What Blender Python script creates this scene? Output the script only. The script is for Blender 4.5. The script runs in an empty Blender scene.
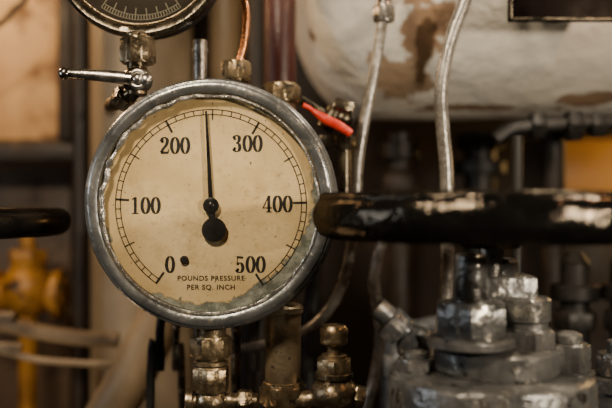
import bpy, bmesh, math, random
from mathutils import Vector, Matrix, noise as mnoise
random.seed(7)
D=0.85; Z0=1.3
def P(px,py,y=0.0):
    s=(D+y)/D/1000.0
    return Vector(((px-306)*s, y, Z0+(204-py)*s))
def S(px,y=0.0): return px*(D+y)/D/1000.0
def AX(o,d): return Matrix.Translation(o) @ Vector(d).to_track_quat('Z','Y').to_matrix().to_4x4()
UP=(0,0,1); DN=(0,0,-1); FR=(0,-1,0)

def catmull(pts,k=8):
    pts=[Vector(p) for p in pts]
    if len(pts)<3: return pts
    out=[]
    q=[pts[0]*2-pts[1]]+pts+[pts[-1]*2-pts[-2]]
    for i in range(1,len(q)-2):
        a,b,c,d=q[i-1],q[i],q[i+1],q[i+2]
        for j in range(k):
            t=j/k
            out.append(0.5*((2*b)+(c-a)*t+(2*a-5*b+4*c-d)*t*t+(3*b-a-3*c+d)*t**3))
    out.append(pts[-1]); return out

class G:
    def __init__(s): s.v=[]; s.f=[]
    def lathe(s,prof,M,n=48,closed=False,rot=0.0,jit=0.0,jf=30):
        rings=[]
        for (r,h) in prof:
            if r<1e-7:
                s.v.append(M@Vector((0,0,h))); rings.append([len(s.v)-1])
            else:
                base=len(s.v)
                for i in range(n):
                    a=2*math.pi*i/n+rot
                    rr=r; hh=h
                    if jit:
                        p=Vector((r*math.cos(a)*jf,r*math.sin(a)*jf,h*jf*2))
                        rr+=jit*mnoise.noise(p); hh+=jit*.6*mnoise.noise(p+Vector((9,3,1)))
                    s.v.append(M@Vector((rr*math.cos(a),rr*math.sin(a),hh)))
                rings.append(list(range(base,base+n)))
        if closed: rings.append(rings[0])
        for A,B in zip(rings[:-1],rings[1:]):
            if len(A)==1 and len(B)==1: continue
            for i in range(n):
                j=(i+1)%n
                if len(A)==1: s.f.append((A[0],B[j],B[i]))
                elif len(B)==1: s.f.append((A[i],A[j],B[0]))
                else: s.f.append((A[i],A[j],B[j],B[i]))
        return s
    def cyl(s,o,d,r,L,n=32,ch=None,rot=0):
        ch=min(r,L)*.12 if ch is None else ch
        return s.lathe([(0,0),(r-ch,0),(r,ch),(r,L-ch),(r-ch,L),(0,L)],AX(o,d),n,rot=rot)
    def hex(s,o,d,r,L,rot=0.0,n=6):
        M=AX(o,d); c=min(r*.13,L*.2)
        s.lathe([(0,0),(r*.84,0),(r*.95,c*.5),(r,c),(r,L-c),(r*.95,L-c*.5),(r*.84,L),(0,L)],M,n,rot=rot)
        s.lathe([(0,-.0001),(r*.86,-.0001),(r*.88,c*.35),(r*.88,L-c*.35),(r*.86,L+.0003),(0,L+.0003)],M,32)
        return s
    def sph(s,o,r,d=UP,sq=1.0,n=32,jit=0):
        pr=[(r*math.sin(math.pi*i/16),-r*sq*math.cos(math.pi*i/16)) for i in range(17)]
        pr[0]=(0,pr[0][1]); pr[-1]=(0,pr[-1][1])
        return s.lathe(pr,AX(o,d),n,jit=jit)
    def torus(s,o,d,R,r,n=96,m=20,jit=0,jf=30,sq=1.0,pw=1.0):
        def sp(v): return math.copysign(abs(v)**pw,v)
        pr=[(R+r*sp(math.cos(2*math.pi*i/m)),r*sq*sp(math.sin(2*math.pi*i/m))) for i in range(m)]
        return s.lathe(pr,AX(o,d),n,closed=True,jit=jit,jf=jf)
    def tube(s,pts,r,n=16,k=8,smooth=True):
        pts=catmull(pts,k) if smooth else [Vector(p) for p in pts]
        N=len(pts); t0=(pts[1]-pts[0]).normalized()
        up=Vector((0,0,1)) if abs(t0.z)<.9 else Vector((1,0,0))
        nrm=t0.cross(up).normalized(); rings=[]
        for i,p in enumerate(pts):
            t=(pts[min(i+1,N-1)]-pts[max(i-1,0)]).normalized()
            nrm=(nrm-t*nrm.dot(t)).normalized(); b=t.cross(nrm)
            rr=r(i/(N-1)) if callable(r) else r
            base=len(s.v)
            for j in range(n):
                a=2*math.pi*j/n
                s.v.append(p+nrm*rr*math.cos(a)+b*rr*math.sin(a))
            rings.append(list(range(base,base+n)))
        for A,B in zip(rings[:-1],rings[1:]):
            for i in range(n):
                j=(i+1)%n; s.f.append((A[i],A[j],B[j],B[i]))
        s.f.append(tuple(reversed(rings[0]))); s.f.append(tuple(rings[-1]))
        return s
    def box(s,c,size,bev=.003,M=None,seg=2):
        bm=bmesh.new(); bmesh.ops.create_cube(bm,size=1)
        for v in bm.verts: v.co=Vector((v.co.x*size[0],v.co.y*size[1],v.co.z*size[2]))
        if bev: bmesh.ops.bevel(bm,geom=bm.edges[:],offset=bev,segments=seg,affect='EDGES',profile=.5)
        T=Matrix.Translation(c) if M is None else Matrix.Translation(c)@M
        base=len(s.v); bm.verts.ensure_lookup_table()
        for v in bm.verts: s.v.append(T@v.co)
        for f in bm.faces: s.f.append(tuple(base+v.index for v in f.verts))
        bm.free(); return s
    def poly(s,pts):
        base=len(s.v); s.v+= [Vector(p) for p in pts]; s.f.append(tuple(range(base,base+len(pts)))); return s

COL=bpy.context.scene.collection
def meshobj(name,g,mat,loc,angle=38):
    me=bpy.data.meshes.new(name)
    me.from_pydata([tuple(v-loc) for v in g.v],[],g.f); me.validate()
    bm=bmesh.new(); bm.from_mesh(me); bmesh.ops.recalc_face_normals(bm,faces=bm.faces[:]); bm.to_mesh(me); bm.free()
    me.polygons.foreach_set('use_smooth',[True]*len(me.polygons))
    me.set_sharp_from_angle(angle=math.radians(angle))
    me.materials.append(mat)
    o=bpy.data.objects.new(name,me); COL.objects.link(o); return o
e_loc={}
def thing(name,loc,label,cat,group=None):
    e=bpy.data.objects.new(name,None); e.empty_display_size=.02; COL.objects.link(e)
    e.location=loc; e["label"]=label; e["category"]=cat
    if group: e["group"]=group
    e_loc[e.name]=Vector(loc); return e
def part(par,name,g,mat,label=None,angle=38):
    loc=e_loc[par.name]
    o=meshobj(name,g,mat,loc,angle); o.parent=par; e_loc[o.name]=loc
    if label: o["label"]=label
    return o
def single(name,g,mat,loc,label,cat,group=None,angle=38):
    o=meshobj(name,g,mat,Vector(loc),angle); o.location=loc; o["label"]=label; o["category"]=cat
    if group: o["group"]=group
    return o

# ---------------- materials
def MAT(name,a,b,wear=None,wt=.6,rough=.45,metal=0.0,scale=25,bump=.3,bs=150,wmetal=.7,wscale=60,rvar=.15,coat=0,ws=.03,bdist=.0015,spots=None,patches=None,spec=None,gloss=None):
    m=bpy.data.materials.new(name); m.use_nodes=True; nt=m.node_tree; N=nt.nodes; L=nt.links
    B=N['Principled BSDF']; tc=N.new('ShaderNodeTexCoord')
    if spec is not None: B.inputs['Specular IOR Level'].default_value=spec
    n1=N.new('ShaderNodeTexNoise'); n1.inputs['Scale'].default_value=scale; n1.inputs['Detail'].default_value=6; n1.inputs['Roughness'].default_value=.6
    L.new(tc.outputs['Object'],n1.inputs['Vector'])
    r=N.new('ShaderNodeValToRGB'); r.color_ramp.elements[0].position=.35; r.color_ramp.elements[1].position=.65
    r.color_ramp.elements[0].color=(*a,1); r.color_ramp.elements[1].color=(*b,1)
    L.new(n1.outputs['Fac'],r.inputs['Fac']); col=r.outputs['Color']
    n3=N.new('ShaderNodeTexNoise'); n3.inputs['Scale'].default_value=bs; n3.inputs['Detail'].default_value=4
    L.new(tc.outputs['Object'],n3.inputs['Vector'])
    bp=N.new('ShaderNodeBump'); bp.inputs['Strength'].default_value=bump; bp.inputs['Distance'].default_value=bdist
    L.new(n3.outputs['Fac'],bp.inputs['Height']); L.new(bp.outputs['Normal'],B.inputs['Normal'])
    mr=N.new('ShaderNodeMapRange'); mr.inputs['To Min'].default_value=max(.03,rough-rvar); mr.inputs['To Max'].default_value=min(1,rough+rvar)
    mr.inputs['From Min'].default_value=.3; mr.inputs['From Max'].default_value=.7
    L.new(n1.outputs['Fac'],mr.inputs['Value']); L.new(mr.outputs['Result'],B.inputs['Roughness'])
    B.inputs['Metallic'].default_value=metal
    def mixc(f,c,to):
        mx=N.new('ShaderNodeMix'); mx.data_type='RGBA'
        L.new(f,mx.inputs[0]); L.new(c,mx.inputs[6]); mx.inputs[7].default_value=(*to,1); return mx.outputs[2]
    if spots:
        n4=N.new('ShaderNodeTexNoise'); n4.inputs['Scale'].default_value=spots[1]; n4.inputs['Detail'].default_value=5
        L.new(tc.outputs['Object'],n4.inputs['Vector'])
        k=N.new('ShaderNodeMapRange'); k.inputs['From Min'].default_value=spots[2]-.02; k.inputs['From Max'].default_value=spots[2]+.02
        L.new(n4.outputs['Fac'],k.inputs['Value']); col=mixc(k.outputs['Result'],col,spots[0])
    if patches:
        n5=N.new('ShaderNodeTexNoise'); n5.inputs['Scale'].default_value=14; n5.inputs['Detail'].default_value=9; n5.inputs['Roughness'].default_value=.65
        L.new(tc.outputs['Object'],n5.inputs['Vector'])
        for (cc,ex,pc) in patches:
            sb=N.new('ShaderNodeVectorMath'); sb.operation='SUBTRACT'; L.new(tc.outputs['Object'],sb.inputs[0]); sb.inputs[1].default_value=cc
            dv=N.new('ShaderNodeVectorMath'); dv.operation='DIVIDE'; L.new(sb.outputs[0],dv.inputs[0]); dv.inputs[1].default_value=ex
            ln=N.new('ShaderNodeVectorMath'); ln.operation='LENGTH'; L.new(dv.outputs[0],ln.inputs[0])
            ad=N.new('ShaderNodeMath'); ad.operation='MULTIPLY_ADD'; L.new(n5.outputs['Fac'],ad.inputs[0]); ad.inputs[1].default_value=4.6; L.new(ln.outputs['Value'],ad.inputs[2])
            k=N.new('ShaderNodeMapRange'); k.inputs['From Min'].default_value=3.36; k.inputs['From Max'].default_value=3.14
            L.new(ad.outputs[0],k.inputs['Value']); col=mixc(k.outputs['Result'],col,pc)
    if wear:
        n2=N.new('ShaderNodeTexNoise'); n2.inputs['Scale'].default_value=wscale; n2.inputs['Detail'].default_value=8; n2.inputs['Roughness'].default_value=.65
        L.new(tc.outputs['Object'],n2.inputs['Vector'])
        k=N.new('ShaderNodeMapRange'); k.inputs['From Min'].default_value=wt-ws; k.inputs['From Max'].default_value=wt+ws
        L.new(n2.outputs['Fac'],k.inputs['Value']); col=mixc(k.outputs['Result'],col,wear)
        mm=N.new('ShaderNodeMapRange'); mm.inputs['To Min'].default_value=metal; mm.inputs['To Max'].default_value=wmetal
        L.new(k.outputs['Result'],mm.inputs['Value']); L.new(mm.outputs['Result'],B.inputs['Metallic'])
    L.new(col,B.inputs['Base Color'])
    if coat: B.inputs['Coat Weight'].default_value=coat; B.inputs['Coat Roughness'].default_value=.12
    if gloss:
        df=N.new('ShaderNodeBsdfDiffuse'); gl=N.new('ShaderNodeBsdfGlossy'); ms=N.new('ShaderNodeMixShader'); ms.inputs[0].default_value=gloss
        gl.inputs['Color'].default_value=(1,.84,.64,1)
        L.new(col,df.inputs['Color']); L.new(bp.outputs['Normal'],df.inputs['Normal']); L.new(bp.outputs['Normal'],gl.inputs['Normal']); L.new(mr.outputs['Result'],gl.inputs['Roughness'])
        L.new(df.outputs[0],ms.inputs[1]); L.new(gl.outputs[0],ms.inputs[2]); L.new(ms.outputs[0],N['Material Output'].inputs[0]); N.remove(B)
    return m
steel_case=MAT('worn_gauge_paint',(.06,.065,.068),(.13,.135,.135),(.38,.36,.32),.60,.36,.55,25,.25,180,.9,45)
steel_bezel=MAT('worn_bezel',(.15,.157,.158),(.27,.275,.27),(.62,.59,.52),.60,.31,.78,22,.35,150,.95,60,rvar=.1)
lead=MAT('battered_lead_seal',(.28,.27,.24),(.62,.59,.53),(.07,.065,.05),.62,.28,.8,60,.7,300,.2,90)
brass=MAT('worn_brass',(.12,.088,.05),(.37,.28,.165),(.03,.024,.017),.58,.33,.87,45,.5,200,.35,70)
dbrass=MAT('dark_bronze',(.055,.042,.026),(.20,.155,.095),(.52,.42,.29),.59,.33,.87,45,.5,200,.95,70)
colbrass=MAT('worn_brass_barrel',(.17,.13,.08),(.34,.275,.18),(.05,.04,.03),.60,.42,.7,30,.4,200,.5,60)
steel=MAT('dull_steel',(.18,.17,.155),(.38,.36,.33),(.08,.065,.05),.62,.30,.9,50,.3,220,.5,80)
tarnish=MAT('tarnished_bezel',(.035,.03,.022),(.12,.10,.07),(.38,.31,.20),.64,.28,.9,35,.3,220,.95,60)
chrome=MAT('dull_nickel_plate',(.30,.28,.25),(.50,.47,.42),(.12,.09,.06),.64,.30,1,50,.25,200,.8,80)
greypipe=MAT('grey_pipe_paint',(.16,.15,.135),(.29,.275,.245),(.07,.055,.04),.63,.29,.45,60,.3,200,.3,90)
copper=MAT('copper_tube',(.42,.17,.07),(.62,.28,.12),(.16,.07,.03),.62,.3,1,60,.2,200,.9,90)
blackgloss=MAT('glossy_black_paint',(.0025,.0025,.0025),(.005,.0045,.004),(.030,.018,.009),.69,.15,0,30,.8,140,.6,90,.05,ws=.015,bdist=.0018,gloss=.050)
blackmat=MAT('black_enamel',(.004,.004,.004),(.010,.009,.008),None,rough=.35,bump=.1)
blacksoft=MAT('satin_black_paint',(.003,.003,.003),(.005,.005,.005),None,rough=.3,bump=.3,bs=60,gloss=.04)
ink=MAT('black_dial_ink',(.005,.0045,.0035),(.013,.011,.008),None,rough=.8,bump=0,scale=200)
beige=MAT('beige_pipe_paint',(.20,.145,.085),(.30,.22,.13),(.09,.06,.03),.66,.5,0,10,.2,60,.1,15)
darkbrown=MAT('dark_brown_paint',(.007,.0045,.003),(.017,.010,.006),(.045,.026,.013),.64,.55,.1,12,.3,60,.2,15)
midbrown=MAT('brown_board_paint',(.045,.026,.013),(.09,.054,.028),(.03,.018,.009),.6,.6,0,6,.3,60,0,12)
darkgrey=MAT('dark_machinery_paint',(.005,.005,.0045),(.012,.0105,.009),(.06,.05,.04),.68,.5,.2,20,.4,90,.5,40)
maroon=MAT('maroon_paint',(.04,.008,.005),(.075,.015,.008),None,rough=.4,scale=15)
wood=MAT('peeling_tan_paint',(.50,.29,.115),(.72,.47,.22),(.22,.11,.04),.55,.55,0,5,.2,60,0,9,ws=.05)
yellow=MAT('dull_yellow_paint',(.26,.12,.012),(.42,.20,.027),(.05,.025,.01),.58,.5,.1,18,.3,70,.3,25)
red=MAT('red_lever_sleeve',(.42,.018,.006),(.62,.035,.010),(.12,.012,.006),.64,.35,0,80,.4,220,0,90)
greenish=MAT('grey_chipped_valve_paint',(.062,.063,.062),(.145,.143,.135),(.46,.44,.38),.605,.32,.5,25,.7,90,.95,45,bdist=.003,ws=.015,rvar=.1,spots=((.022,.02,.017),34,.625))
bluegrey=MAT('blue_grey_fitting_paint',(.06,.066,.072),(.14,.146,.152),(.32,.30,.27),.61,.35,.35,40,.4,150,.7,60)
wallm=MAT('dark_bulkhead_paint',(.007,.0045,.003),(.018,.011,.007),(.04,.022,.012),.6,.7,0,3,.3,30,0,6)
floorm=MAT('dark_deck_plate',(.02,.018,.016),(.045,.04,.034),(.09,.08,.07),.62,.5,.3,5,.4,60,.4,12)
signm=MAT('dark_sign_enamel',(.002,.0013,.0015),(.004,.0025,.003),None,rough=.4,bump=.05,gloss=.004)
amber=MAT('amber_panel_paint',(.42,.22,.055),(.58,.32,.09),(.2,.1,.03),.6,.5,0,6,.2,50,0,10)
darkdial=MAT('dark_dial_paint',(.004,.004,.0035),(.008,.007,.006),None,rough=.4,bump=.05,gloss=.01)
whiteink=MAT('ivory_dial_ink',(.12,.11,.08),(.18,.165,.12),None,rough=.6,bump=0,gloss=.01)
duct=MAT('dull_duct_paint',(.20,.155,.105),(.30,.24,.165),(.09,.06,.038),.62,.5,0,6,.2,40,0,9)

def dialmat():
    m=bpy.data.materials.new('aged_cream_dial'); m.use_nodes=True; nt=m.node_tree; N=nt.nodes; L=nt.links
    B=N['Principled BSDF']; tc=N.new('ShaderNodeTexCoord')
    def noise(s,d=6,r=.6):
        n=N.new('ShaderNodeTexNoise'); n.inputs['Scale'].default_value=s; n.inputs['Detail'].default_value=d; n.inputs['Roughness'].default_value=r
        L.new(tc.outputs['Object'],n.inputs['Vector']); return n.outputs['Fac']
    def math_(op,a,b=None,c=None):
        n=N.new('ShaderNodeMath'); n.operation=op
        for i,x in enumerate((a,b,c)):
            if x is None: continue
            if isinstance(x,(int,float)): n.inputs[i].default_value=x
            else: L.new(x,n.inputs[i])
        return n.outputs[0]
    def rng(x,a,b):
        n=N.new('ShaderNodeMapRange'); n.inputs['From Min'].default_value=a; n.inputs['From Max'].default_value=b; L.new(x,n.inputs['Value']); return n.outputs['Result']
    def mix(f,a,b):
        n=N.new('ShaderNodeMix'); n.data_type='RGBA'; L.new(f,n.inputs[0])
        if isinstance(a,tuple): n.inputs[6].default_value=(*a,1)
        else: L.new(a,n.inputs[6])
        if isinstance(b,tuple): n.inputs[7].default_value=(*b,1)
        else: L.new(b,n.inputs[7])
        return n.outputs[2]
    sep=N.new('ShaderNodeSeparateXYZ'); L.new(tc.outputs['Object'],sep.inputs[0])
    x,z=sep.outputs['X'],sep.outputs['Z']
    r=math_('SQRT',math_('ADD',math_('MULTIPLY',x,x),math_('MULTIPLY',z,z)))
    c=mix(rng(noise(14),.34,.66),(.58,.43,.19),(.77,.61,.33))
    c=mix(math_('MULTIPLY',rng(noise(34,9,.74),.50,.66),.55),c,(.43,.30,.125))
    c=mix(math_('MULTIPLY',rng(noise(95,6,.7),.56,.66),.4),c,(.38,.26,.11))
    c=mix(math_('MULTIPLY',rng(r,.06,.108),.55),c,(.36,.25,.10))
    c=mix(rng(noise(260,3),.665,.70),c,(.16,.105,.05))
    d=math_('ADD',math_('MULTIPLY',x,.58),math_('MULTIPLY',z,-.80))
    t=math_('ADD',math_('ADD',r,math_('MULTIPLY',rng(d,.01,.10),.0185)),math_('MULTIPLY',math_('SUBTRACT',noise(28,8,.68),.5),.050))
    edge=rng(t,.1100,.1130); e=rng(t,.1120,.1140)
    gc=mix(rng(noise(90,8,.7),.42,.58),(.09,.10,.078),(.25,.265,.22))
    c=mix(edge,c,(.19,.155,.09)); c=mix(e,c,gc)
    L.new(c,B.inputs['Base Color']); B.inputs['Roughness'].default_value=.6
    bp=N.new('ShaderNodeBump'); bp.inputs['Strength'].default_value=.25; bp.inputs['Distance'].default_value=.001
    L.new(math_('ADD',noise(200),math_('MULTIPLY',e,-1.5)),bp.inputs['Height']); L.new(bp.outputs['Normal'],B.inputs['Normal'])
    return m
dialm=dialmat()
def glassmat():
    m=bpy.data.materials.new('gauge_glass'); m.use_nodes=True; nt=m.node_tree; N=nt.nodes; L=nt.links
    N.remove(N['Principled BSDF']); o=N['Material Output']
    t=N.new('ShaderNodeBsdfTransparent'); t.inputs[0].default_value=(.98,.97,.95,1); g=N.new('ShaderNodeBsdfGlossy'); g.inputs['Roughness'].default_value=.08
    mx=N.new('ShaderNodeMixShader'); f=N.new('ShaderNodeFresnel'); f.inputs[0].default_value=1.35
    L.new(f.outputs[0],mx.inputs[0]); L.new(t.outputs[0],mx.inputs[1]); L.new(g.outputs[0],mx.inputs[2]); L.new(mx.outputs[0],o.inputs[0]); return m
glass=glassmat()

# ---------------- flat lettering helpers
def ribbon(g,pts,o,sc,y,thick=.11,thin=.032,closed=False,const=None):
    n=len(pts); L=[];R=[]
    for i,p in enumerate(pts):
        a=pts[(i-1)%n] if closed else pts[max(i-1,0)]
        b=pts[(i+1)%n] if closed else pts[min(i+1,n-1)]
        t=Vector((b[0]-a[0],b[1]-a[1])).normalized(); nn=Vector((-t.y,t.x))
        w=const if const else thin+(thick-thin)*abs(nn.x)**1.6
        L.append((p[0]+nn.x*w,p[1]+nn.y*w)); R.append((p[0]-nn.x*w,p[1]-nn.y*w))
    m=n if closed else n-1
    W=lambda q: Vector((o.x+q[0]*sc,y,o.z+q[1]*sc))
    for i in range(m):
        j=(i+1)%n; g.poly([W(L[i]),W(L[j]),W(R[j]),W(R[i])])
def disc(g,c,r,o,sc,y,n=20):
    g.poly([Vector((o.x+(c[0]+r*math.cos(2*math.pi*i/n))*sc,y,o.z+(c[1]+r*math.sin(2*math.pi*i/n))*sc)) for i in range(n)])
def cm(pts): return [(p.x,p.y) for p in catmull([Vector((a,b,0)) for a,b in pts],6)]
def digit(g,ch,o,sc,y):
    if ch=='0': ribbon(g,[(.3+.205*math.cos(a*math.pi/20),.5+.465*math.sin(a*math.pi/20)) for a in range(40)],o,sc,y,.095,.03,True)
    if ch=='1':
        ribbon(g,[(.3,.0),(.3,.99)],o,sc,y,const=.085); ribbon(g,[(.1,.03),(.5,.03)],o,sc,y,const=.03); ribbon(g,[(.1,.86),(.3,.95)],o,sc,y,const=.035)
    if ch=='2':
        ribbon(g,cm([(.10,.72),(.15,.9),(.29,.97),(.42,.88),(.45,.73),(.38,.52),(.22,.32),(.08,.08)]),o,sc,y,.095,.033); disc(g,(.16,.73),.09,o,sc,y)
        ribbon(g,[(.06,.075),(.5,.075)],o,sc,y,const=.07); ribbon(g,[(.49,.05),(.53,.28)],o,sc,y,const=.035)
    if ch=='3':
        ribbon(g,cm([(.09,.78),(.15,.92),(.28,.97),(.40,.89),(.42,.75),(.36,.6),(.24,.54)]),o,sc,y,.095,.03); disc(g,(.155,.77),.08,o,sc,y)
        ribbon(g,cm([(.24,.54),(.39,.47),(.45,.29),(.40,.1),(.27,.03),(.14,.08),(.08,.2)]),o,sc,y,.098,.03); disc(g,(.15,.21),.085,o,sc,y)
    if ch=='4':
        ribbon(g,[(.39,0),(.39,.99)],o,sc,y,const=.085); ribbon(g,[(.38,.97),(.05,.27)],o,sc,y,const=.033)
        ribbon(g,[(.02,.27),(.58,.27)],o,sc,y,const=.033); ribbon(g,[(.22,.03),(.56,.03)],o,sc,y,const=.03)
    if ch=='5':
        ribbon(g,[(.11,.93),(.47,.90)],o,sc,y,const=.065); ribbon(g,[(.12,.98),(.11,.48)],o,sc,y,const=.03)
        ribbon(g,cm([(.11,.48),(.24,.59),(.37,.55),(.45,.33),(.40,.11),(.26,.03),(.13,.08),(.08,.2)]),o,sc,y,.098,.03); disc(g,(.15,.2),.085,o,sc,y)
def number(g,txt,c,h,y):
    adv=.60; w=len(txt)*adv*h
    for i,ch in enumerate(txt):
        o=Vector((c.x-w/2+i*adv*h,0,c.z-h/2)); digit(g,ch,o,h,y)
def text_into(g,txt,c,size,y,track=1.15,off=.00018):
    cu=bpy.data.curves.new('t','FONT'); cu.body=txt; cu.size=size; cu.align_x='CENTER'; cu.align_y='CENTER'; cu.space_character=track; cu.offset=off
    ob=bpy.data.objects.new('t',cu); COL.objects.link(ob)
    me=bpy.data.meshes.new_from_object(ob.evaluated_get(bpy.context.evaluated_depsgraph_get()))
    base=len(g.v)
    for v in me.vertices: g.v.append(Vector((c.x+v.co.x,y,c.z+v.co.y)))
    for p in me.polygons: g.f.append(tuple(base+i for i in p.vertices))
    bpy.data.objects.remove(ob); bpy.data.curves.remove(cu); bpy.data.meshes.remove(me)

# ================= MAIN PRESSURE GAUGE
GC=P(209.5,204,0)
gauge=thing('pressure_gauge',GC,'large round grey pressure gauge with aged cream dial','pressure gauge')
A=AX(GC,FR)
g=G(); g.lathe([(0,-.075),(.098,-.075),(.108,-.068),(.113,-.06),(.113,-.052),(.128,-.052),(.1305,-.049),(.1305,-.040),(.128,-.037),(.119,-.036),(.1185,-.010),(.1185,-.004),(.109,-.004),(.109,-.016),(0,-.016)],A,160,jit=.0005,jf=25)
case=part(gauge,'case',g,steel_case)
g=G(); g.lathe([(.1195,-.018),(.1240,-.017),(.1256,-.013),(.1262,-.005),(.1256,-.001),(.1240,.0010),(.1222,.0012),(.1216,.0034),(.1205,.0042),(.1180,.0046),(.1145,.0042),(.1122,.003),(.1108,-.001),(.1102,-.008),(.1125,-.014)],A,200,closed=True,jit=.0010,jf=22)
part(gauge,'bezel',g,steel_bezel,'worn grey stepped bezel ring',angle=28)
g=G(); n=300;m=10
for i in range(n):
    a=2*math.pi*i/n; p=Vector((math.cos(a)*8,math.sin(a)*8,0))
    upl=max(0,math.cos(a-math.radians(145)))
    lr=max(0,math.cos(a-math.radians(-30)))**3
    amp=.30+1.6*upl+.9*lr
    rt=.0013+.0008*amp*mnoise.noise(p*1.2)+.0012*upl
    R=.1094+.0019*amp*mnoise.noise(p*.8+Vector((3,3,3)))-.0018*upl
    h=.0012+.0011*amp*mnoise.noise(p*1.3+Vector((5,0,0)))
    for j in range(m):
        b=2*math.pi*j/m
        rr=R+rt*math.cos(b); g.v.append(GC+Vector((rr*math.cos(a),-(h+rt*1.2*math.sin(b)),rr*math.sin(a))))
for i in range(n):
    for j in range(m):
        i2=(i+1)%n;j2=(j+1)%m
        g.f.append((i*m+j,i2*m+j,i2*m+j2,i*m+j2))
part(gauge,'seal_ring',g,lead,'battered ragged lead-grey sealing ring',angle=25)
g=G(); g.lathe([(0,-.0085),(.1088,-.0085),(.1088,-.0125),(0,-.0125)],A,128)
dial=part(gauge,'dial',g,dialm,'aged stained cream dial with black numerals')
yd=GC.y+.0083
sd=(D+yd)/D
def PD(px,py): return P(px,py,yd)
g=G(); C=PD(211,205)
def arc(r,w,a0,a1,n=140):
    pts=[(r*math.cos(math.radians(a0+(a1-a0)*i/n)),r*math.sin(math.radians(a0+(a1-a0)*i/n))) for i in range(n+1)]
    ribbon(g,pts,C,.001*sd,yd,const=w/2)
a0,a1=235.0,-57.0
arc(95.5,1.0,a0,a1); arc(90.5,1.0,a0,a1)
for i in range(51):
    a=math.radians(a0+(a1-a0)*i/50)
    r0,r1,w=(82,96,2.3) if i%10==0 else ((85,95.5,1.3) if i%5==0 else (90.5,95.5,1.0))
    ribbon(g,[(r0*math.cos(a),r0*math.sin(a)),(r1*math.cos(a),r1*math.sin(a))],C,.001*sd,yd,const=w/2)
h=S(17,yd)
for t,x,y_ in (('0',170,264.5),('100',145.5,205.5),('200',175,145.5),('300',247.5,143.5),('400',277.5,204),('500',250.5,264.5)):
    number(g,t,PD(x,y_),h,yd)
text_into(g,'POUNDS PRESSURE',PD(211,278.5),S(6.9,yd),yd,1.16)
text_into(g,'PER SQ. INCH',PD(211,287.5),S(6.9,yd),yd,1.16)
mk=part(dial,'dial_markings',g,ink)
g=G(); yn=GC.y+.0035
def slab(pts,y0,y1):
    base=len(g.v); k=len(pts)
    for yy in (y0,y1):
        for p in pts: g.v.append(Vector((p.x,yy,p.z)))
    g.f.append(tuple(range(base,base+k))); g.f.append(tuple(range(base+2*k-1,base+k-1,-1)))
    for i in range(k):
        j=(i+1)%k; g.f.append((base+i,base+j,base+k+j,base+k+i))
q=lambda x,y:P(x,y,yn)
slab([q(205.0,111),q(207.0,111),q(213.0,199),q(208.4,199)],yn-.0006,yn+.0006)
slab([q(207.5,205),q(214.5,205),q(216.5,228),q(209.5,228)],yn-.0006,yn+.0006)
g.lathe([(0,-.001),(.0120,-.001),(.0125,0),(.0120,.001),(0,.001)],AX(q(214,230),FR),40)
g.lathe([(0,-.002),(.0078,-.002),(.008,.001),(.006,.0015),(0,.0016)],AX(q(211,205.5),FR),32)
g.lathe([(0,-.004),(.003,-.004),(.003,.0018),(.0022,.0022),(0,.0022)],AX(q(211,205.5),FR),20)
part(gauge,'needle',g,blackmat,'black pointer with round counterweight')
g=G(); g.lathe([(0,-.004),(.0042,-.004),(.0042,.000),(.003,.0012),(0,.0014)],AX(P(184,260,yn+.002),FR),24)
part(gauge,'stop_pin',g,blackmat)
g=G(); g.lathe([(0,0),(.109,0)],AX(GC+Vector((0,.0006,0)),FR),96)
part(gauge,'glass',g,glass,'clear gauge glass')
yb=.028
g=G(); g.cyl(P(211,345,yb),UP,S(15,yb),S(30,yb)); part(gauge,'socket',g,brass)

# ---------- fitting stack below main gauge
o=P(211,470,yb)
st=thing('gauge_connection_pipe',o,'stacked worn brass hex fittings carrying the large gauge','pipe fitting')
g=G()
g.hex(P(211,357,yb),UP,S(21,yb),S(21,yb),rot=.2)
g.cyl(P(211,365,yb),UP,S(13,yb),S(10,yb))
g.lathe([(0,0),(S(14,yb),0),(S(17,yb),S(2,yb)),(S(17,yb),S(5,yb)),(S(14,yb),S(7,yb)),(0,S(7,yb))],AX(P(211,366,yb),UP),32)
part(st,'union_nut',g,brass)
g=G(); g.hex(P(211,391,yb),UP,S(19,yb),S(25,yb),rot=.45); part(st,'hex_coupling',g,brass)
g=G(); g.cyl(P(211,470,yb),UP,S(12,yb),S(84,yb)); g.sph(P(211,402,yb),S(17,yb)); g.cyl(P(188,402,yb),(1,0,0),S(9,yb),S(70,yb)); g.cyl(P(186,402,yb),(1,0,0),S(13,yb),S(8,yb)); g.hex(P(238,402,yb),(1,0,0),S(13,yb),S(14,yb))
part(st,'tee_body',g,dbrass)

# ---------- upper gauge
yu=.03; UC=P(140,-51,yu)
ug=thing('small_pressure_gauge',UC,'smaller round gauge with black dial and tarnished bezel','pressure gauge')
Au=AX(UC,FR)
g=G(); g.lathe([(0,-.05),(.080,-.05),(.086,-.045),(.086,-.005),(.078,-.002),(.078,-.009),(0,-.009)],Au,96); part(ug,'case',g,darkgrey)
g=G(); g.lathe([(.0855,-.012),(.0905,-.010),(.092,-.004),(.0915,.004),(.088,.007),(.083,.006),(.0795,.002),(.078,-.005)],Au,128,closed=True,jit=.0004); part(ug,'bezel',g,tarnish,'tarnished dark bezel')
g=G(); g.torus(UC+Vector((0,-.002,0)),FR,.0785,.0016,128,10); part(ug,'inner_ring',g,brass,'thin brass ring')
g=G(); g.lathe([(0,-.006),(.079,-.006),(.079,-.008),(0,-.008)],Au,96); ud=part(ug,'dial',g,darkdial)
g=G()
for rr in (72,67):
    pts=[(rr*math.cos(math.radians(a)),rr*math.sin(math.radians(a))) for a in range(-125,-54)]
    ribbon(g,pts,UC,.001,UC.y+.0058,const=.35)
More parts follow.
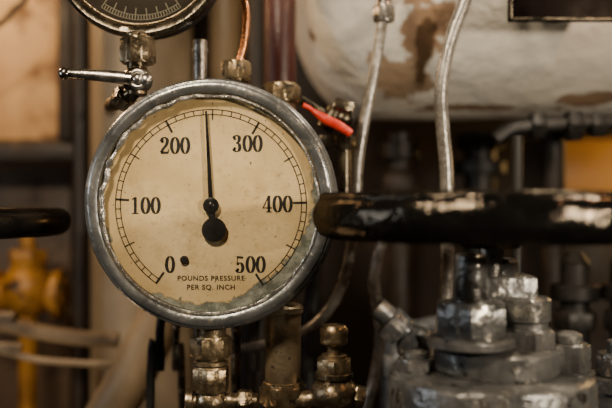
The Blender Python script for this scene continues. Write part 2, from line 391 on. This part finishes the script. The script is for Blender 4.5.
for i in range(29):
    a=math.radians(-125+i*2.5); r0=60 if i%4==0 else 67
    ribbon(g,[(r0*math.cos(a),r0*math.sin(a)),(72*math.cos(a),72*math.sin(a))],UC,.001,UC.y+.0058,const=.5)
part(ud,'dial_markings',g,whiteink)
ck=thing('gauge_shutoff_cock',P(138,100,yu),'worn brass shut-off cock with steel T-handle under the small gauge','valve')
g=G(); g.cyl(P(138,45,yu),UP,S(12,yu),S(12,yu)); g.hex(P(138,64,yu),UP,S(18,yu),S(26,yu),rot=.3); part(ck,'union_nut',g,dbrass)
g=G(); g.cyl(P(137,96,yu),UP,S(10,yu),S(36,yu)); g.sph(P(137,80,yu),S(15,yu))
g.tube([P(137,88,yu),P(128,96,yu+.006),P(116,103,yu+.03),P(111,105,.115),P(111,108,.30),P(111,112,.55)],S(8,yu),18)
g.hex(P(128,95,yu+.006),(-.7,.5,-.5),S(13,yu),S(13,yu))
part(ck,'body',g,dbrass)
g=G(); yt=yu-.022
g.cyl(P(138,79,yt),(0,1,0),S(10,yt),.026); g.torus(P(138,79,yt),FR,S(8,yt),S(3,yt),32,12)
g.tube([P(132,79,yt),P(110,76.5,yt),P(85,74.5,yt),P(66,73.5,yt)],lambda t:S(6.6-1.6*t,yt),16)
g.sph(P(65,73.5,yt),S(6.5,yt)); g.sph(P(146,80,yt),S(7,yt)); g.sph(P(138,79,yt-.002),S(6,yt))
part(ck,'handle',g,chrome,'dull nickel-plated lever handle')

# ---------- stubs behind top of the gauge
y=.10
def zat(py,yy): return P(0,py,yy).z
g=G(); g.cyl(Vector((P(200,0,y).x,y,0)),UP,S(7,y),zat(40,y)); g.lathe([(0,0),(S(8,y),0),(S(8,y),S(3,y)),(0,S(3,y))],AX(P(200,52,y),UP),24)
single('steel_pipe_stub',g,steel,P(200,110,y),'upright dull steel pipe ending above the large gauge','pipe')
cp=thing('copper_tube',P(236,110,y),'thin copper tube rising from a brass hex nut','pipe')
g=G(); g.hex(P(236,82,y),UP,S(15,y),S(20,y),rot=.1); g.cyl(P(236,200,y),UP,S(10,y),S(110,y)); g.cyl(Vector((P(236,0,y).x,y,0)),UP,S(5,y),zat(190,y)); part(cp,'hex_nut',g,brass)
g=G(); g.tube([P(238,66,y),P(243,50,y),P(246,30,y),P(246,10,y),P(242,-10,y),P(238,-60,y),P(236,-400,y)],S(3.6,y),14); part(cp,'tube',g,copper)
g=G()
g.hex(P(281,103,y),UP,S(20,y),S(18,y),rot=.15); g.cyl(Vector((P(281,0,y).x,y,0)),UP,S(14,y),zat(102,y)); g.cyl(P(281,86,y),UP,S(15,y),S(3,y))
single('brass_pipe_plug',g,brass,P(281,130,y),'brass standpipe topped by a hex plug','pipe fitting')

# ---------- red lever valve
y=.13
rv=thing('red_lever_valve',P(340,160,y),'dark ball valve with a red sleeved lever','valve')
g=G(); g.cyl(P(324,130,y),(.5,0,.86),S(9,y),S(24,y)); g.hex(P(352,113,y),(-.9,0,.3),S(11,y),S(20,y)); g.sph(P(343,119,y),S(11,y)); g.cyl(P(345,200,y),UP,S(6,y),S(82,y)); g.hex(P(345,150,y),UP,S(11,y),S(14,y))
g.hex(P(322,150,y),UP,S(9,y),S(14,y)); g.cyl(P(322,200,y),UP,S(5,y),S(60,y)); g.cyl(P(300,100,y),(.8,0,-.5),S(5,y),S(50,y))
part(rv,'body',g,tarnish)
g=G(); yy=y-.03
g.tube([P(303,105,yy),P(309,108,yy),P(316,113,yy),P(325,119,yy),P(335,124,yy),P(344,129,yy),P(351,134,yy)],lambda t:S((2.4 if t<.25 else 2.4+2.6*min(1,(t-.25)*4))*(1-.35*max(0,t-.75)*4*.5),yy),16)
g.cyl(P(330,121,yy),(0,1,0),S(3,yy),.03)
part(rv,'lever',g,red,'red sleeved lever with narrow neck')

# ---------- brass column and small valve
y=.055
g=G(); bc=thing('brass_standpipe',P(282,470,y),'upright brass standpipe with hex base fitting','pipe fitting')
g.lathe([(0,0),(S(18,y),0),(S(18,y),S(72,y)),(S(20,y),S(74,y)),(S(20,y),S(79,y)),(S(17,y),S(82,y)),(0,S(82,y))],AX(P(283,386,y),UP),40); part(bc,'barrel',g,colbrass)
g=G(); g.hex(P(283,404,y),UP,S(24,y),S(21,y),rot=.25); g.cyl(P(283,470,y),UP,S(17,y),S(68,y)); g.cyl(P(283,386,y),UP,S(20,y),S(5,y)); part(bc,'base_fitting',g,brass)
y=.045
sv=thing('small_brass_valve',P(334,470,y),'small worn brass valve with ribbed knob','valve')
g=G(); g.lathe([(0,0),(S(9,y),0),(S(13.5,y),S(3,y)),(S(14,y),S(6,y)),(S(13,y),S(9,y)),(S(14,y),S(12,y)),(S(14,y),S(17,y)),(S(11,y),S(21,y)),(S(5,y),S(22,y)),(0,S(22,y))],AX(P(334,346,y),UP),32); part(sv,'knob',g,brass)
g=G(); g.cyl(P(334,358,y),UP,S(7,y),S(14,y)); g.hex(P(334,374,y),UP,S(19,y),S(16,y),rot=.5); g.cyl(P(334,355+4,y),UP,S(13,y),S(5,y)); part(sv,'bonnet_nut',g,brass)
g=G(); g.sph(P(334,394,y),S(24,y),sq=.85); g.cyl(P(334,378,y),UP,S(19,y),S(6,y)); g.cyl(P(318,398,y),(-1,0,-.1),S(9,y),S(26,y)); g.hex(P(352,396,y),(1,0,-.25),S(13,y),S(12,y)); g.cyl(P(334,470,y),UP,S(12,y),S(70,y)); part(sv,'body',g,dbrass)
y=.045
g=G(); g.cyl(P(120,484,y),(1,0,0),S(20,y),S(300,y),n=40)
for x in (211,283,334): g.cyl(P(x,480,y-.005),UP,S(15,y),S(26,y))
g.cyl(Vector((P(180,480,y).x,y,0)),UP,.018,P(0,480,y).z); g.cyl(Vector((P(360,480,y).x,y,0)),UP,.018,P(0,480,y).z)
single('brass_manifold',g,dbrass,Vector((P(240,480,y).x,y,0)),'horizontal bronze manifold pipe on two posts below the fittings','pipe')

# ---------- grey curved pipes
y=.17
gp=thing('grey_pipe',P(350,200,y),'thin grey painted pipe hanging from a steel union, curving down','pipe',"thin grey curved pipes")
g=G(); g.tube([P(384,-300,y),P(384,-20,y),P(383,12,y),P(378,50,y),P(370,95,y),P(363,130,y),P(358,165,y),P(356,200,y),P(353,235,y),P(347,268,y),P(336,298,y),P(318,322,y),P(296,336,y),P(270,344,y),P(240,350,y)],S(5.4,y),16,10)
part(gp,'tube',g,greypipe)
g=G(); g.hex(P(384,22,y),(0,0,1),S(11,y),S(16,y)); g.cyl(P(384,8,y),UP,S(8,y),S(14,y)); g.hex(P(385,-6,y),UP,S(13,y),S(20,y)); part(gp,'union_nut',g,steel)
y=.12
g=G(); g.tube([P(492,-400,y),P(486,-120,y),P(474,-40,y),P(465,0,y),P(453,32,y),P(445,62,y),P(441,95,y),P(443,130,y),P(446,165,y),P(447,200,y),P(447,280,y),P(440,350,y),P(436,450,y),P(436,1600,y)],S(6.8,y),18,10)
single('grey_pipe',g,greypipe,P(447,300,y),'thicker grey painted pipe bending in front of the cream tank','pipe',"thin grey curved pipes")
y=.24
g=G(); g.tube([P(392,215,y),P(380,250,y),P(374,280,y),P(378,310,y),P(380,340,y),P(374,380,y),P(364,430,y),P(362,600,y),Vector((P(362,0,y).x,y,0))],S(5.5,y),16,10)
single('grey_pipe',g,greypipe,P(372,430,y),'dull grey pipe curving down behind the handwheel','pipe',"thin grey curved pipes")

# ---------- cream tank
y=.50; R=.30
zt=P(0,113,y-.1).z+R
cx0=P(295,0,y).x
TL=Vector((cx0+.6,y,zt))
def onT(px,py):
    for i in range(400):
        yy=.15+i*.001; p=P(px,py,yy)
        if (p.y-y)**2+(p.z-zt)**2<=R*R: return tuple(p-TL)
    return tuple(P(px,py,.4)-TL)
cream=MAT('cream_tank_paint',(.80,.75,.64),(.89,.85,.76),(.22,.13,.07),.67,.33,0,5,.8,18,.1,13,.1,bdist=.010,ws=.010,spots=((.70,.62,.50),3.5,.61),
 patches=[(onT(420,42),(.036,.10,.09),(.34,.22,.135)),(onT(410,76),(.045,.1,.035),(.40,.28,.18)),(onT(424,50),(.016,.08,.05),(.11,.065,.035)),(onT(590,100),(.04,.05,.006),(.36,.24,.15)),(onT(480,108),(.09,.05,.004),(.30,.19,.11))])
tk=thing('cream_tank',TL,'large horizontal cream painted tank with peeling brown patch','tank')
prof=[(0,0)]
for i in range(0,17):
    a=math.pi/2*i/16; prof.append((R-.16+.16*math.sin(a),.13-.13*math.cos(a)))
prof+=[(R,.18+.05*i) for i in range(22)]+[(0,1.3)]
g=G(); g.lathe(prof,AX(Vector((cx0,y,zt)),(1,0,0)),160,jit=.005,jf=9); tks=part(tk,'shell',g,cream)
for dx in (.24,1.0):
    g=G(); g.box(Vector((cx0+dx,y,zt+R+.2)),(.03,.03,.5)); part(tk,'hanger',g,cream)
y2=.14
pl=thing('dark_plate',P(565,-20,y2),'nearly black box plate with a dark rim hung before the tank','plate')
g=G(); a=P(511,-60,y2); b=P(640,19,y2); c=(a+b)/2; w=b.x-a.x; hh=a.z-b.z
g.box(c+Vector((0,.010,0)),(w,.02,hh),.002)
part(pl,'panel',g,signm)
g=G()
for (cc,sz) in ((Vector((a.x,y2,c.z)),(.003,.006,hh)),(Vector((b.x,y2,c.z)),(.003,.006,hh)),(Vector((c.x,y2,b.z)),(w,.006,.003)),(Vector((c.x,y2,a.z)),(w,.006,.003))): g.box(cc,sz,.001)
part(pl,'frame',g,tarnish)
g=G(); g.box(Vector((c.x,y2+.028,(c.z+2.3)/2)),(.02,.012,2.3-c.z)); part(pl,'hanger',g,darkgrey)

# ---------- right handwheel valve
yw=-.10; WX=P(491,0,yw).x; WZ=Z0-.0108
vl=thing('handwheel_valve',Vector((WX,yw,Z0-.35)),'large grimy grey chipped valve topped by a glossy black handwheel','valve')
g=G(); g.torus(Vector((WX,yw,WZ)),UP,.1395,.0175,240,44,jit=.0010,jf=60,sq=1.10,pw=.86)
# raised lip running round the top of the rim
g.torus(Vector((WX,yw,WZ+.0150)),UP,.1455,.0068,240,20,jit=.0009,jf=90,sq=.85)
hw=part(vl,'handwheel',g,blackgloss,'thick glossy black handwheel with raised top lip',angle=60)
g=G()
for i in range(5):
    a=math.radians(20+72*i); d=Vector((math.cos(a),math.sin(a),0)); c=Vector((WX,yw,WZ))
    g.tube([c+d*.02+Vector((0,0,-.012)),c+d*.06+Vector((0,0,-.012)),c+d*.10+Vector((0,0,-.006)),c+d*.13],lambda t:.010-.002*t,14)
g.lathe([(0,-.028),(.024,-.028),(.030,-.022),(.030,.0),(.024,.004),(0,.004)],AX(Vector((WX,yw,WZ)),UP),40)
part(hw,'spokes',g,blackgloss)
g=G(); g.cyl(Vector((WX,yw,WZ-.11)),UP,.011,.115); g.hex(Vector((WX,yw,WZ+.001)),UP,.014,.006)
part(vl,'stem',g,steel)
def ZW(py,yy=yw): return P(0,py,yy).z
k=(D+yw)/D*.001
yf=yw-.03
g=G()
xx=P(471,0,yf).x; kf=(D+yf)/D*.001
g.hex(Vector((xx,yf,ZW(337,yf))),UP,38*kf,35*kf,rot=.35)
g.lathe([(0,0),(40*kf,0),(43*kf,2*kf),(43*kf,8*kf),(39*kf,11*kf),(0,11*kf)],AX(Vector((xx,yf,ZW(347,yf))),UP),40,jit=.0006,jf=60)
g.cyl(Vector((xx,yf,ZW(303,yf))),UP,20*kf,4*kf); g.cyl(Vector((xx,yf,ZW(300,yf))),UP,16*kf,46*kf)
part(vl,'gland_nut',g,greenish,'big chipped grey hex gland nut')
g=G()
xx=P(526,0,yw-.01).x
g.hex(Vector((xx,yw-.01,ZW(348))),UP,28*k,22*k,rot=.6)
g.lathe([(0,ZW(352)),(24*k,ZW(352)),(24*k,ZW(345)),(22*k,ZW(343)),(21*k,ZW(320)),(24*k,ZW(318)),(24*k,ZW(298)),(21*k,ZW(295)),(0,ZW(295))],Matrix.Translation((xx,yw-.01,0)),48,jit=.0006,jf=60)
g.cyl(Vector((WX,yw+.02,ZW(350))),UP,.028,.08); g.box(Vector(((xx+P(470,0,yw).x)/2,yw+.008,ZW(310))),(76*k,.045,70*k),.004)
part(vl,'yoke_column',g,greenish)
g=G()
prof=[(0,ZW(345)),(54*k,ZW(345)),(61*k,ZW(348)),(62*k,ZW(366)),(60*k,ZW(369)),(58*k,ZW(374)),(0,ZW(375))]
g.lathe(prof,Matrix.Translation((WX+4*k,yw-.005,0)),64,jit=.0010,jf=40,rot=.2)
part(vl,'bonnet',g,greenish,'round grey collar')
g=G()
prof=[(0,ZW(370)),(60*k,ZW(370)),(92*k,ZW(371)),(99*k,ZW(374)),(101*k,ZW(378)),(101*k,ZW(414)),(97*k,ZW(418)),(72*k,ZW(428)),(60*k,ZW(450)),(60*k,ZW(560)),(0,ZW(560))]
g.lathe(prof,Matrix.Translation((WX,yw,0)),96,jit=.0018,jf=35,rot=.1)
part(vl,'body',g,greenish,'broad thick grey painted flange')
def stud(px,dy,zb,zn,rn,nh,nm='flange_bolt'):
    yy=yw+dy; x=P(px,0,yy).x; kk=(D+yy)/D*.001
    g=G(); g.cyl(Vector((x,yy,ZW(zb,yy))),UP,rn*1.15*kk,3*kk); g.hex(Vector((x,yy,ZW(zb-3,yy))),UP,rn*kk,nh*kk,rot=px*.37)
    g.cyl(Vector((x,yy,ZW(zb-nh-3,yy))),UP,rn*.62*kk,zn*kk,24)
    g.lathe([(0,0),(rn*.6*kk,0),(rn*.35*kk,3*kk),(0,3*kk)],AX(Vector((x,yy,ZW(zb-nh-3-zn,yy))),UP),24)
    part(vl,nm,g,greenish)
stud(568,-.005,374,9,22,28); stud(416,-.005,374,6,20,13)
g=G(); g.cyl(Vector((WX,yw,0)),UP,.04,ZW(560)+.01); g.lathe([(0,0),(.09,0),(.09,.015),(0,.015)],Matrix.Translation((WX,yw,0)),40); part(vl,'pedestal',g,darkgrey)

# ---------- left handwheel
yl=.10; LX=P(-85,0,yl).x; LZ=P(0,222,yl).z
lw=thing('handwheel_valve',Vector((LX,yl,0)),'black handwheel on a slim dark valve spindle','valve')
g=G(); g.torus(Vector((LX,yl,LZ)),UP,S(151,yl)-.0165,.0155,120,24,jit=.001,pw=.85); hw2=part(lw,'handwheel',g,blacksoft,'satin black handwheel')
g=G()
for i in range(5):
    a=math.radians(10+72*i); d=Vector((math.cos(a),math.sin(a),0)); c=Vector((LX,yl,LZ-.008))
    g.tube([c+d*.01,c+d*.08,c+d*.14+Vector((0,0,.006))],.009,12)
g.lathe([(0,-.02),(.028,-.02),(.028,.006),(0,.006)],Matrix.Translation((LX,yl,LZ)),32)
part(hw2,'spokes',g,blacksoft)
g=G(); g.cyl(Vector((LX,yl,0)),UP,.03,LZ-.15,24); g.cyl(Vector((LX,yl,LZ-.16)),UP,.012,.17); part(lw,'stem',g,darkgrey)

# ---------- background left
H=2.3
y=.95; a=P(-120,-80,y); b=P(70,140,y)
wc=thing('wooden_panel',Vector(((a.x+b.x)/2,y,0)),'mottled orange-tan painted locker panel lit by warm lamplight','panel')
g=G(); g.box((a+b)/2+Vector((0,.02,0)),(b.x-a.x,.04,a.z-b.z),.006); part(wc,'board',g,wood)
g=G()
g.box(Vector((b.x-.008,y-.006,(a.z+b.z)/2)),(.03,.02,a.z-b.z),.003); part(wc,'edge_trim',g,darkbrown)
g=G(); g.box(Vector(((a.x+b.x)/2,y+.03,b.z/2)),(b.x-a.x,.05,b.z),.003); part(wc,'lower_board',g,midbrown)
y=.82
g=G(); a=P(-150,143,y); b=P(74,162,y); g.box((a+b)/2+Vector((0,.05,0)),(b.x-a.x,.1,a.z-b.z),.006)
single('shelf_ledge',g,darkbrown,(a+b)/2,'dark brown steel ledge beneath the tan panel','ledge')
y=.7
g=G(); g.tube([P(-60,60,y),P(-10,30,y),P(14,10,y),P(30,-30,y),P(34,-250,y),Vector((P(34,0,y).x,y,H))],S(3,y),12)
single('hanging_cable',g,darkbrown,P(14,10,y),'dark bent cable in front of the tan panel','cable')
y=.70
g=G(); x0=P(142,0,y).x; g.cyl(Vector((x0,y,0)),UP,S(50,y),H,48)
single('vertical_duct',g,duct,Vector((x0,y,0)),'wide pale beige vertical duct from deck to overhead','duct')
y=.60
g=G(); x0=P(80,0,y).x; g.cyl(Vector((x0,y,0)),UP,S(7,y),H,24)
single('vertical_pipe',g,darkbrown,Vector((x0,y,0)),'dark brown vertical pipe beside the wide duct','pipe')
y=.34
g=G(); g.tube([P(196,225,y),P(175,285,y),P(152,335,y),P(130,380,y),P(100,430,y),P(60,520,y),Vector((P(50,0,y).x,y,.4)),Vector((P(50,0,y).x,y,0))],S(23,y),28)
single('beige_pipe',g,beige,P(60,520,y),'thick beige pipe sloping down behind the large gauge','pipe')
y=.48
g=G(); g.tube([Vector((-1.85,y,P(0,314,y).z)),P(-60,318,y),P(-10,322,y),P(40,332,y),P(80,338,y),P(118,340,y)],S(8,y),20)
single('beige_pipe',g,beige,P(40,332,y),'beige horizontal pipe below a yellow valve','pipe')
y=.44
g=G(); g.tube([Vector((-1.85,y,P(0,334,y).z)),P(-60,344,y),P(0,351,y),P(40,360,y),P(100,364,y),P(122,362,y)],S(3.5,y),16)
single('beige_pipe',g,beige,P(40,360,y),'slim beige pipe bending under a thicker one','pipe')
y=.74
yv=thing('yellow_valve',P(28,325,y),'dull yellow painted globe valve on a pipe','valve')
g=G(); g.sph(P(28,290,y),S(27,y)); g.cyl(P(-20,294,y),(1,0,0),S(16,y),S(86,y)); g.cyl(P(-8,294,y),(1,0,0),S(24,y),S(9,y)); g.cyl(P(54,294,y),(1,0,0),S(24,y),S(9,y)); g.cyl(Vector((P(28,0,y).x,y,0)),UP,S(9,y),P(0,300,y).z); part(yv,'body',g,yellow)
g=G(); g.cyl(P(28,275,y),UP,S(17,y),S(12,y)); g.hex(P(28,264,y),UP,S(19,y),S(14,y)); g.cyl(P(28,250,y),UP,S(8,y),S(28,y)); part(yv,'bonnet',g,yellow)
g=G(); g.torus(P(28,228,y),UP,S(18,y),S(3,y),40,12); g.cyl(P(10,228,y),(1,0,0),S(2.5,y),S(36,y)); part(yv,'handwheel',g,darkbrown)
for (x,x2,y,r,mt,lb) in ((160,150,.16,4.5,blackmat,'thin black tube standing behind the gauge fittings'),(176,182,.2,4,dbrass,'thin bronze tube standing beside a black tube'),(250,246,.3,10,darkbrown,'dark brown pipe behind the brass standpipe'),(308,308,.3,9,darkgrey,'dark pipe standing between brass standpipe and small valve')):
    g=G(); g.tube([Vector((P(x2,0,y).x,y,.0)),P(x2,420,y),P(x,370,y),P(x,330,y),P(x+6,290,y),P(x+6,240,y)],S(r,y),14)
    single('vertical_tube',g,mt,Vector((P(x2,0,y).x,y,0)),lb,'pipe')
for (x,y,r,mt,lb,top) in ((280,.30,16,maroon,'dark red vertical pipe beside the cream tank',H),(258,.6,12,darkbrown,'dark brown vertical pipe in shadow',H),(226,.8,16,beige,'broad beige vertical pipe in shadow',H),(400,.62,12,darkbrown,'dark brown vertical pipe below the cream tank',118),(480,.7,16,darkgrey,'black vertical pipe beyond the handwheel',118),(517,.20,6,darkgrey,'thin black vertical rod beyond the handwheel',136),(553,.62,12,darkbrown,'dark vertical pipe beside an amber locker',118)):
    X=P(x,0,y).x
    if top<100: tz=top
    else:
        tz=P(0,top,y).z if y<.3 else min(zt-R-.01,P(0,top-20,y).z)
    g=G(); g.cyl(Vector((X,y,0)),UP,S(r,y),tz,24)
    if x==480: g.cyl(P(x,175,y),UP,S(26,y),S(14,y)); g.hex(P(x,150,y),UP,S(24,y),S(16,y))
    if x==400: g.cyl(P(x,160,y),UP,S(20,y),S(18,y)); g.sph(P(x,185,y),S(20,y))
    single('vertical_pipe',g,mt,Vector((X,y,0)),lb,'pipe')
y=.36
g=G(); g.tube([P(496,140,y),P(510,130,y),P(530,127,y),P(570,124,y),P(680,122,y),Vector((1.85,y,P(0,122,y).z))],S(8,y),18,4)
for x,r in ((530,14),(566,17),(590,13)): g.hex(P(x,126,y),(1,0,0),S(r,y),S(14,y))
single('horizontal_pipe',g,darkgrey,P(560,124,y),'black horizontal pipe with couplings beneath the cream tank','pipe')
y=1.3
al=thing('amber_locker',Vector((P(640,0,y).x,y+.05,0)),'locker with amber painted upper panel catching warm lamplight','locker')
g=G(); a=P(562,138,y); b=P(720,205,y); g.box((a+b)/2+Vector((0,.05,0)),(b.x-a.x,.09,a.z-b.z),.006); part(al,'upper_panel',g,amber)
g=G(); g.box(Vector(((a.x+b.x)/2,y+.05,b.z/2)),(b.x-a.x,.09,b.z),.006); part(al,'lower_panel',g,darkbrown)
y=.16
bf=thing('blue_grey_coupling',P(405,470,y),'blue-grey painted pipe coupling with hex nuts','pipe fitting')
g=G(); g.cyl(P(376,306,y),(.75,0,-.66),S(11,y),S(60,y)); g.hex(P(388,320,y),(.75,0,-.66),S(19,y),S(18,y)); g.sph(P(416,345,y),S(20,y)); part(bf,'elbow',g,bluegrey)
g=G(); X=P(416,0,y).x; g.cyl(Vector((X,y,0)),UP,S(15,y),P(0,345,y).z); g.hex(P(416,380,y),UP,S(22,y),S(20,y)); part(bf,'riser',g,bluegrey)
y=.29
bf=thing('blue_grey_coupling',P(395,470,y),'shaded blue-grey angle fitting behind the valve','pipe fitting')
g=G(); X=P(392,0,y).x; g.cyl(Vector((X,y,0)),UP,S(12,y),P(0,325,y).z); g.hex(P(392,375,y),UP,S(18,y),S(22,y)); g.cyl(P(389,335,y),(1,0,.2),S(10,y),S(60,y)); part(bf,'body',g,bluegrey)
y=.06
fs=thing('flange_stud',P(612,470,y),'grey chipped stud bolt rising beside the large valve','bolt')
g=G(); X=P(616,0,y).x; g.cyl(Vector((X,y,0)),UP,S(24,y),P(0,385,y).z); g.lathe([(0,0),(S(34,y),0),(S(34,y),S(12,y)),(0,S(12,y))],AX(P(616,388,y),UP),40); part(fs,'base',g,greenish)
g=G(); g.hex(P(616,375,y),UP,S(20,y),S(22,y)); g.cyl(P(616,354,y),UP,S(9,y),S(14,y)); part(fs,'nut',g,greenish)
y=.34
for x,w,mt in ((575,24,darkgrey),(625,24,darkgrey)):
    g=G(); X=P(x,0,y).x; g.cyl(Vector((X,y,0)),UP,S(w,y)*.6,P(0,262,y).z,28); g.cyl(P(x,300,y),UP,S(w,y),S(16,y),28); g.hex(P(x,330,y),UP,S(w,y)*.9,S(20,y)); g.lathe([(0,0),(S(w,y)*.6,0),(S(w,y)*.3,S(10,y)),(0,S(10,y))],AX(P(x,262,y),UP),24)
    single('valve_column',g,mt,Vector((X,y,0)),'dark flanged valve column beyond the large handwheel','valve')

# ---------- structure
def struct(name,c,s,m):
    g=G(); g.box(Vector(c),s,0); o=meshobj(name,g,m,Vector(c)); o.location=c; o["kind"]="structure"; return o
struct('wall_back',(0,1.45,H/2),(4,.1,H+.1),wallm)
struct('wall_left',(-1.9,.2,H/2),(.1,3,H+.1),wallm)
struct('wall_right',(1.9,.2,H/2),(.1,3,H+.1),wallm)
struct('floor',(0,0,-.05),(4,3.2,.1),floorm)
struct('ceiling',(0,0,H+.05),(4,3.2,.1),wallm)

# ---------- lights
def area(loc,tgt,size,e,col):
    l=bpy.data.lights.new('area_source','AREA'); l.energy=e; l.size=size; l.color=col
    o=bpy.data.objects.new('area_light',l); COL.objects.link(o); o.location=loc
    o.rotation_euler=(Vector(tgt)-Vector(loc)).to_track_quat('-Z','Y').to_euler()
def point(loc,e,col,r=.04):
    l=bpy.data.lights.new('point_source','POINT'); l.energy=e; l.color=col; l.shadow_soft_size=r
    o=bpy.data.objects.new('point_light',l); COL.objects.link(o); o.location=loc
area((-.35,-.80,Z0+.70),(-.05,0,Z0),.12,15.5,(1,.81,.58))
area((.70,-.75,Z0+.12),(.22,-.1,Z0-.14),.07,10,(1,.84,.64))  # unseen fill added low on the right to brighten the valve under the wheel
point((.36,.02,Z0+.50),9.5,(1,.83,.62),.025)  # unseen light added in front of the tank to brighten its shell
point((.50,-.16,Z0+.36),2.4,(1,.50,.20),.012)
point((-.75,.45,Z0+.55),13,(1,.63,.32))
point((.95,.95,Z0+.15),3.5,(1,.58,.20))
point((-.55,.35,Z0-.50),1.3,(1,.66,.36))
area((-1.0,-.3,Z0+.1),(-.1,0,Z0),.2,2.2,(.85,.92,1))
w=bpy.data.worlds.new('w'); bpy.context.scene.world=w; w.use_nodes=True
w.node_tree.nodes['Background'].inputs[0].default_value=(1,.8,.6,1); w.node_tree.nodes['Background'].inputs[1].default_value=.015

cam=bpy.data.cameras.new('camera'); co=bpy.data.objects.new('camera',cam); COL.objects.link(co)
co.location=(0,-D,Z0); co.rotation_euler=(math.pi/2,0,0)
cam.sensor_width=36; cam.lens=36*D/.612; cam.clip_start=.02
cam.dof.use_dof=True; cam.dof.focus_distance=D-.015; cam.dof.aperture_fstop=2.6
bpy.context.scene.camera=co
